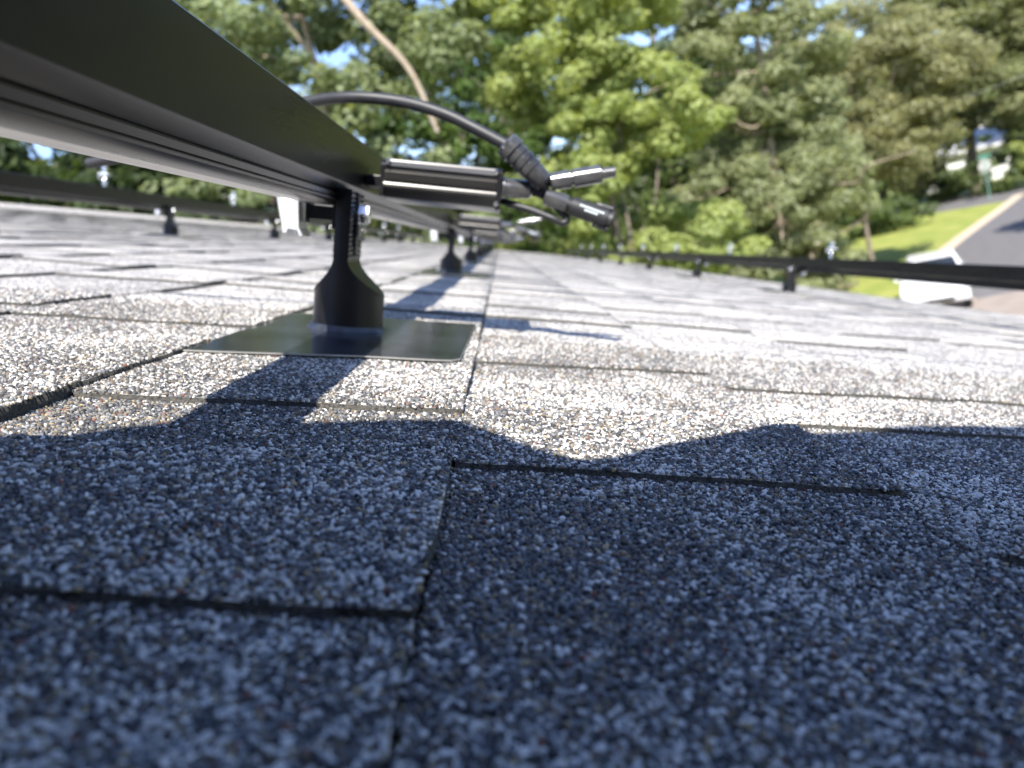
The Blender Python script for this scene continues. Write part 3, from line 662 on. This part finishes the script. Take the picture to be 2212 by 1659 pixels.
# shrubs under the trees
for i, (az, d, r, hh, br) in enumerate(((-4,17,1.6,1.2,0),(2,16,1.8,1.6,1),(7,17,1.8,1.5,0),(12,17.5,1.7,1.5,1),(16.5,19,1.7,1.6,0),(-9,17,1.6,1.3,0),(-27,30,2.2,1.6,1),(-12,18,2,1.6,0),(-20,18,2,1.8,1),(24.2,52,2.8,1.8,0),(27.5,70,3,2,0),(30.3,66,3,3.6,0),(34.2,66,3.6,4.4,1))):
    x, y = pol(az, d)
    tree('shrub', '%s undergrowth bush at the foot of the trees, %s along the row' % (('dark','light green')[br], ['1st','2nd','3rd','4th','5th','6th','7th','8th','9th','10th','11th','12th','13th'][i]), x, y, hh,
         [(0,0,hh*.5,r,r*.8,hh*.55)], 46 if d < 40 else 36, 110, .11 if d < 30 else .24, BR0 if br else DK0, BR1 if br else DK1, 60+i, rc=(.25,.5) if d < 30 else (.4,.9), trunk_r=.04, limbs=5, group='undergrowth bushes', cat='bush')

tree('oak_tree', 'street oak beyond the right edge that shades the asphalt', 25.5, 26.5, 13,
     [(0,0,8.2,4.6,3.6,3.2),(-2.0,2,6.5,2.5,2.5,2)], 200, 110, .3, DK0, OL1, 90, rc=(.5,1.1), trunk_r=.25)
# ---------------------------------------------------------------- parked car
M_white = new_mat('white_car_paint', (.8,.8,.8), .25, 0, .5, .6)
M_glass = new_mat('car_glass', (.02,.025,.03), .08, 0, .6)
M_tyre = new_mat('tyre', (.02,.02,.02), .8)
M_lamp = new_mat('lamp_lens', (.7,.7,.72), .12, .3)
def make_car(loc, rz, paint, label, size=1.):
    root = empty('parked_car', Matrix.Translation(loc) @ Matrix.Rotation(rz, 4, 'Z') @ Matrix.Scale(size, 4), label, 'car')
    # side outline (y forward, z up), nose at -y
    low = [(-2.2,.35),(-2.28,.55),(-2.2,.75),(-1.9,.86),(-1.1,.98),(-.9,1.0),(1.7,1.02),(2.15,.98),(2.25,.6),(2.2,.32)]
    bm = BM(); rings = []
    for x, s, dz in ((-.91,.96,-.03),(-.86,.99,0),(-.6,1,.02),(0,1.01,.035),(.6,1,.02),(.86,.99,0),(.91,.96,-.03)):
        rings.append([bm.verts.new((x, yy*s, zz+(dz if zz > .7 else 0))) for yy, zz in low])
    for a_, b_ in zip(rings, rings[1:]):
        for i in range(len(low)): bm.faces.new((a_[i], a_[(i+1)%len(low)], b_[(i+1)%len(low)], b_[i]))
    bm.faces.new(rings[0][::-1]); bm.faces.new(rings[-1]); obj('body', bm, paint, root, smooth=True, angle=40, bevel=.03)
    bm = BM(); b0 = [(-.80,-1.0,1.0),(.80,-1.0,1.0),(.80,1.75,1.02),(-.80,1.75,1.02)]; t0 = [(-.62,-.25,1.45),(.62,-.25,1.45),(.62,1.2,1.45),(-.62,1.2,1.45)]
    B_ = [bm.verts.new(p) for p in b0]; T_ = [bm.verts.new(p) for p in t0]
    for i in range(4): bm.faces.new((B_[i], B_[(i+1)%4], T_[(i+1)%4], T_[i]))
    bm.faces.new(T_); obj('windows', bm, M_glass, root, bevel=.02)
    bm = BM(); box(bm, -.64,.64,-.3,1.24,1.452,1.50)
    for s in (-1, 1):
        for (ya, za, yb, zb) in ((-1.0,1.0,-.27,1.46),(1.75,1.02,1.2,1.46),(.35,1.02,.4,1.46)): tube(bm, [(s*.81, ya, za), (s*.64, yb, zb)], .035, 6)
    obj('roof_panel', bm, paint, root, bevel=.015)
    for s in (-1, 1):
        for yy in (-1.4, 1.4):
            bm = BM(); stepped(bm, (s*.94,yy,.33),(s*.72,yy,.33),[(0,.30),(.1,.33),(.9,.33),(1,.3)],24); wv = obj('wheel', bm, M_tyre, root, smooth=True)
            bm = BM(); stepped(bm, (s*.955,yy,.33),(s*.93,yy,.33),[(0,.17),(1,.21)],16); obj('rim', bm, M_lamp, wv)
        bm = BM(); box(bm, s*.74-.14, s*.74+.14, -2.26,-2.10,.60,.74); obj('headlight', bm, M_lamp, root, bevel=.03)
        bm = BM(); box(bm, s*1.0-.07, s*1.0+.07, -.85,-.72,.98,1.1); obj('mirror', bm, paint, root, bevel=.03)
    bm = BM(); box(bm, -.5,.5,-2.3,-2.2,.4,.52); obj('grille', bm, M_tyre, root, bevel=.01)
    return root
make_car((11.15, 22.3, .02), math.radians(-27), M_white, 'white car parked at the street edge, half hidden behind the right rail', .86)

# ---------------------------------------------------------------- octagonal sign seen from behind
sg = empty('street_sign', Matrix.Translation((30.9, 53.3, 0)), 'octagonal sign seen from its grey back with a green street name blade', 'sign')
M_signback = new_mat('sign_back', (.42,.42,.38), .5, .3); M_green = new_mat('sign_green', (.02,.16,.11), .5)
bm = BM(); tube(bm, [(0,0,-.1),(0,0,2.75)], .035, 8); obj('post', bm, new_mat('post_green', (.16,.3,.25), .6), sg)
bm = BM(); extrude_profile(bm, [(.40*math.cos(PI/8+k*PI/4), 2.15+.40*math.sin(PI/8+k*PI/4)) for k in range(8)], 'y', .04, .045); obj('octagon_plate', bm, M_signback, sg)
bm = BM(); box(bm, -.38,.38,-.01,.01,2.62,2.80); obj('name_blade', bm, M_green, sg)
# ---------------------------------------------------------------- houses beyond
def far_house(x, y, rz, w_, d_, h_, rh, label, wallc, roofc):
    root = empty('far_house', Matrix.Translation((x, y, 0)) @ Matrix.Rotation(rz, 4, 'Z'), label, 'house')
    bm = BM(); box(bm, -w_/2,w_/2,-d_/2,d_/2,-.05,h_); obj('wall', bm, new_mat('far_wall', wallc, .8), root)
    bm = BM(); e = .5; v = [bm.verts.new(p) for p in ((-w_/2-e,-d_/2-e,h_),(w_/2+e,-d_/2-e,h_),(w_/2+e,d_/2+e,h_),(-w_/2-e,d_/2+e,h_),(-w_/2-e,0,h_+rh),(w_/2+e,0,h_+rh))]
    for q in ((0,1,5,4),(2,3,4,5),(1,2,5),(3,0,4),(3,2,1,0)): bm.faces.new([v[i] for i in q])
    rf = obj('roof', bm, add_noise(new_mat('far_roof', roofc, .95, 0, .05), 3, tuple(c*.85 for c in roofc), tuple(c*1.15 for c in roofc)), root)
    bm = BM(); box(bm, -w_*.3-.3,-w_*.3+.3,-.4,.4,h_+rh*.4,h_+rh+.7); obj('chimney', bm, new_mat('chimney_brick', (.35,.12,.07), .8), rf)
    bm = BM(); box(bm, -w_/2-e,w_/2+e,-d_/2-e-.03,-d_/2-e-.005,h_-.18,h_+.03); obj('fascia', bm, new_mat('fascia_white', (.75,.75,.75), .6), root)
    for i in range(4):
        xx = -w_/2+w_*(i+.5)/4; bm = BM(); box(bm, xx-.5,xx+.5,-d_/2-.04,-d_/2-.01,h_*.35,h_*.75); f = obj('window', bm, new_mat('trim', (.7,.7,.7), .6), root)
        bm = BM(); box(bm, xx-.42,xx+.42,-d_/2-.05,-d_/2-.042,h_*.35+.08,h_*.75-.08); obj('pane', bm, M_glass, f)
    return root
x, y = pol(37.3, 84); far_house(x, y, math.radians(-34), 11, 8, 5.6, 2.4, 'cream house with grey roof and white fascia at the right edge', (.6,.5,.36), (.2,.2,.21))
x, y = pol(28.6, 88); far_house(x, y, math.radians(-28), 9, 7, 3.0, 1.6, 'white house glimpsed through the leaves above the octagonal sign', (.8,.8,.8), (.55,.57,.6))
# overhead wire across the right-hand trees
ux, uy = pol(24, 60); vx, vy = pol(40, 55)
bm = BM(); tube(bm, [(ux+(vx-ux)*t, uy+(vy-uy)*t, 6.6+2.4*t-1.2*math.sin(PI*t)) for t in np.linspace(0,1,20)], .013, 5)
tag(obj('utility_wire', bm, new_mat('wire_grey', (.3,.3,.3), .6)), 'thin grey utility wire sagging across the right-hand trees', 'wire')
bpy.context.view_layer.update()
print('tris', sum(len(o.data.polygons) for o in bpy.data.objects if o.type == 'MESH'))
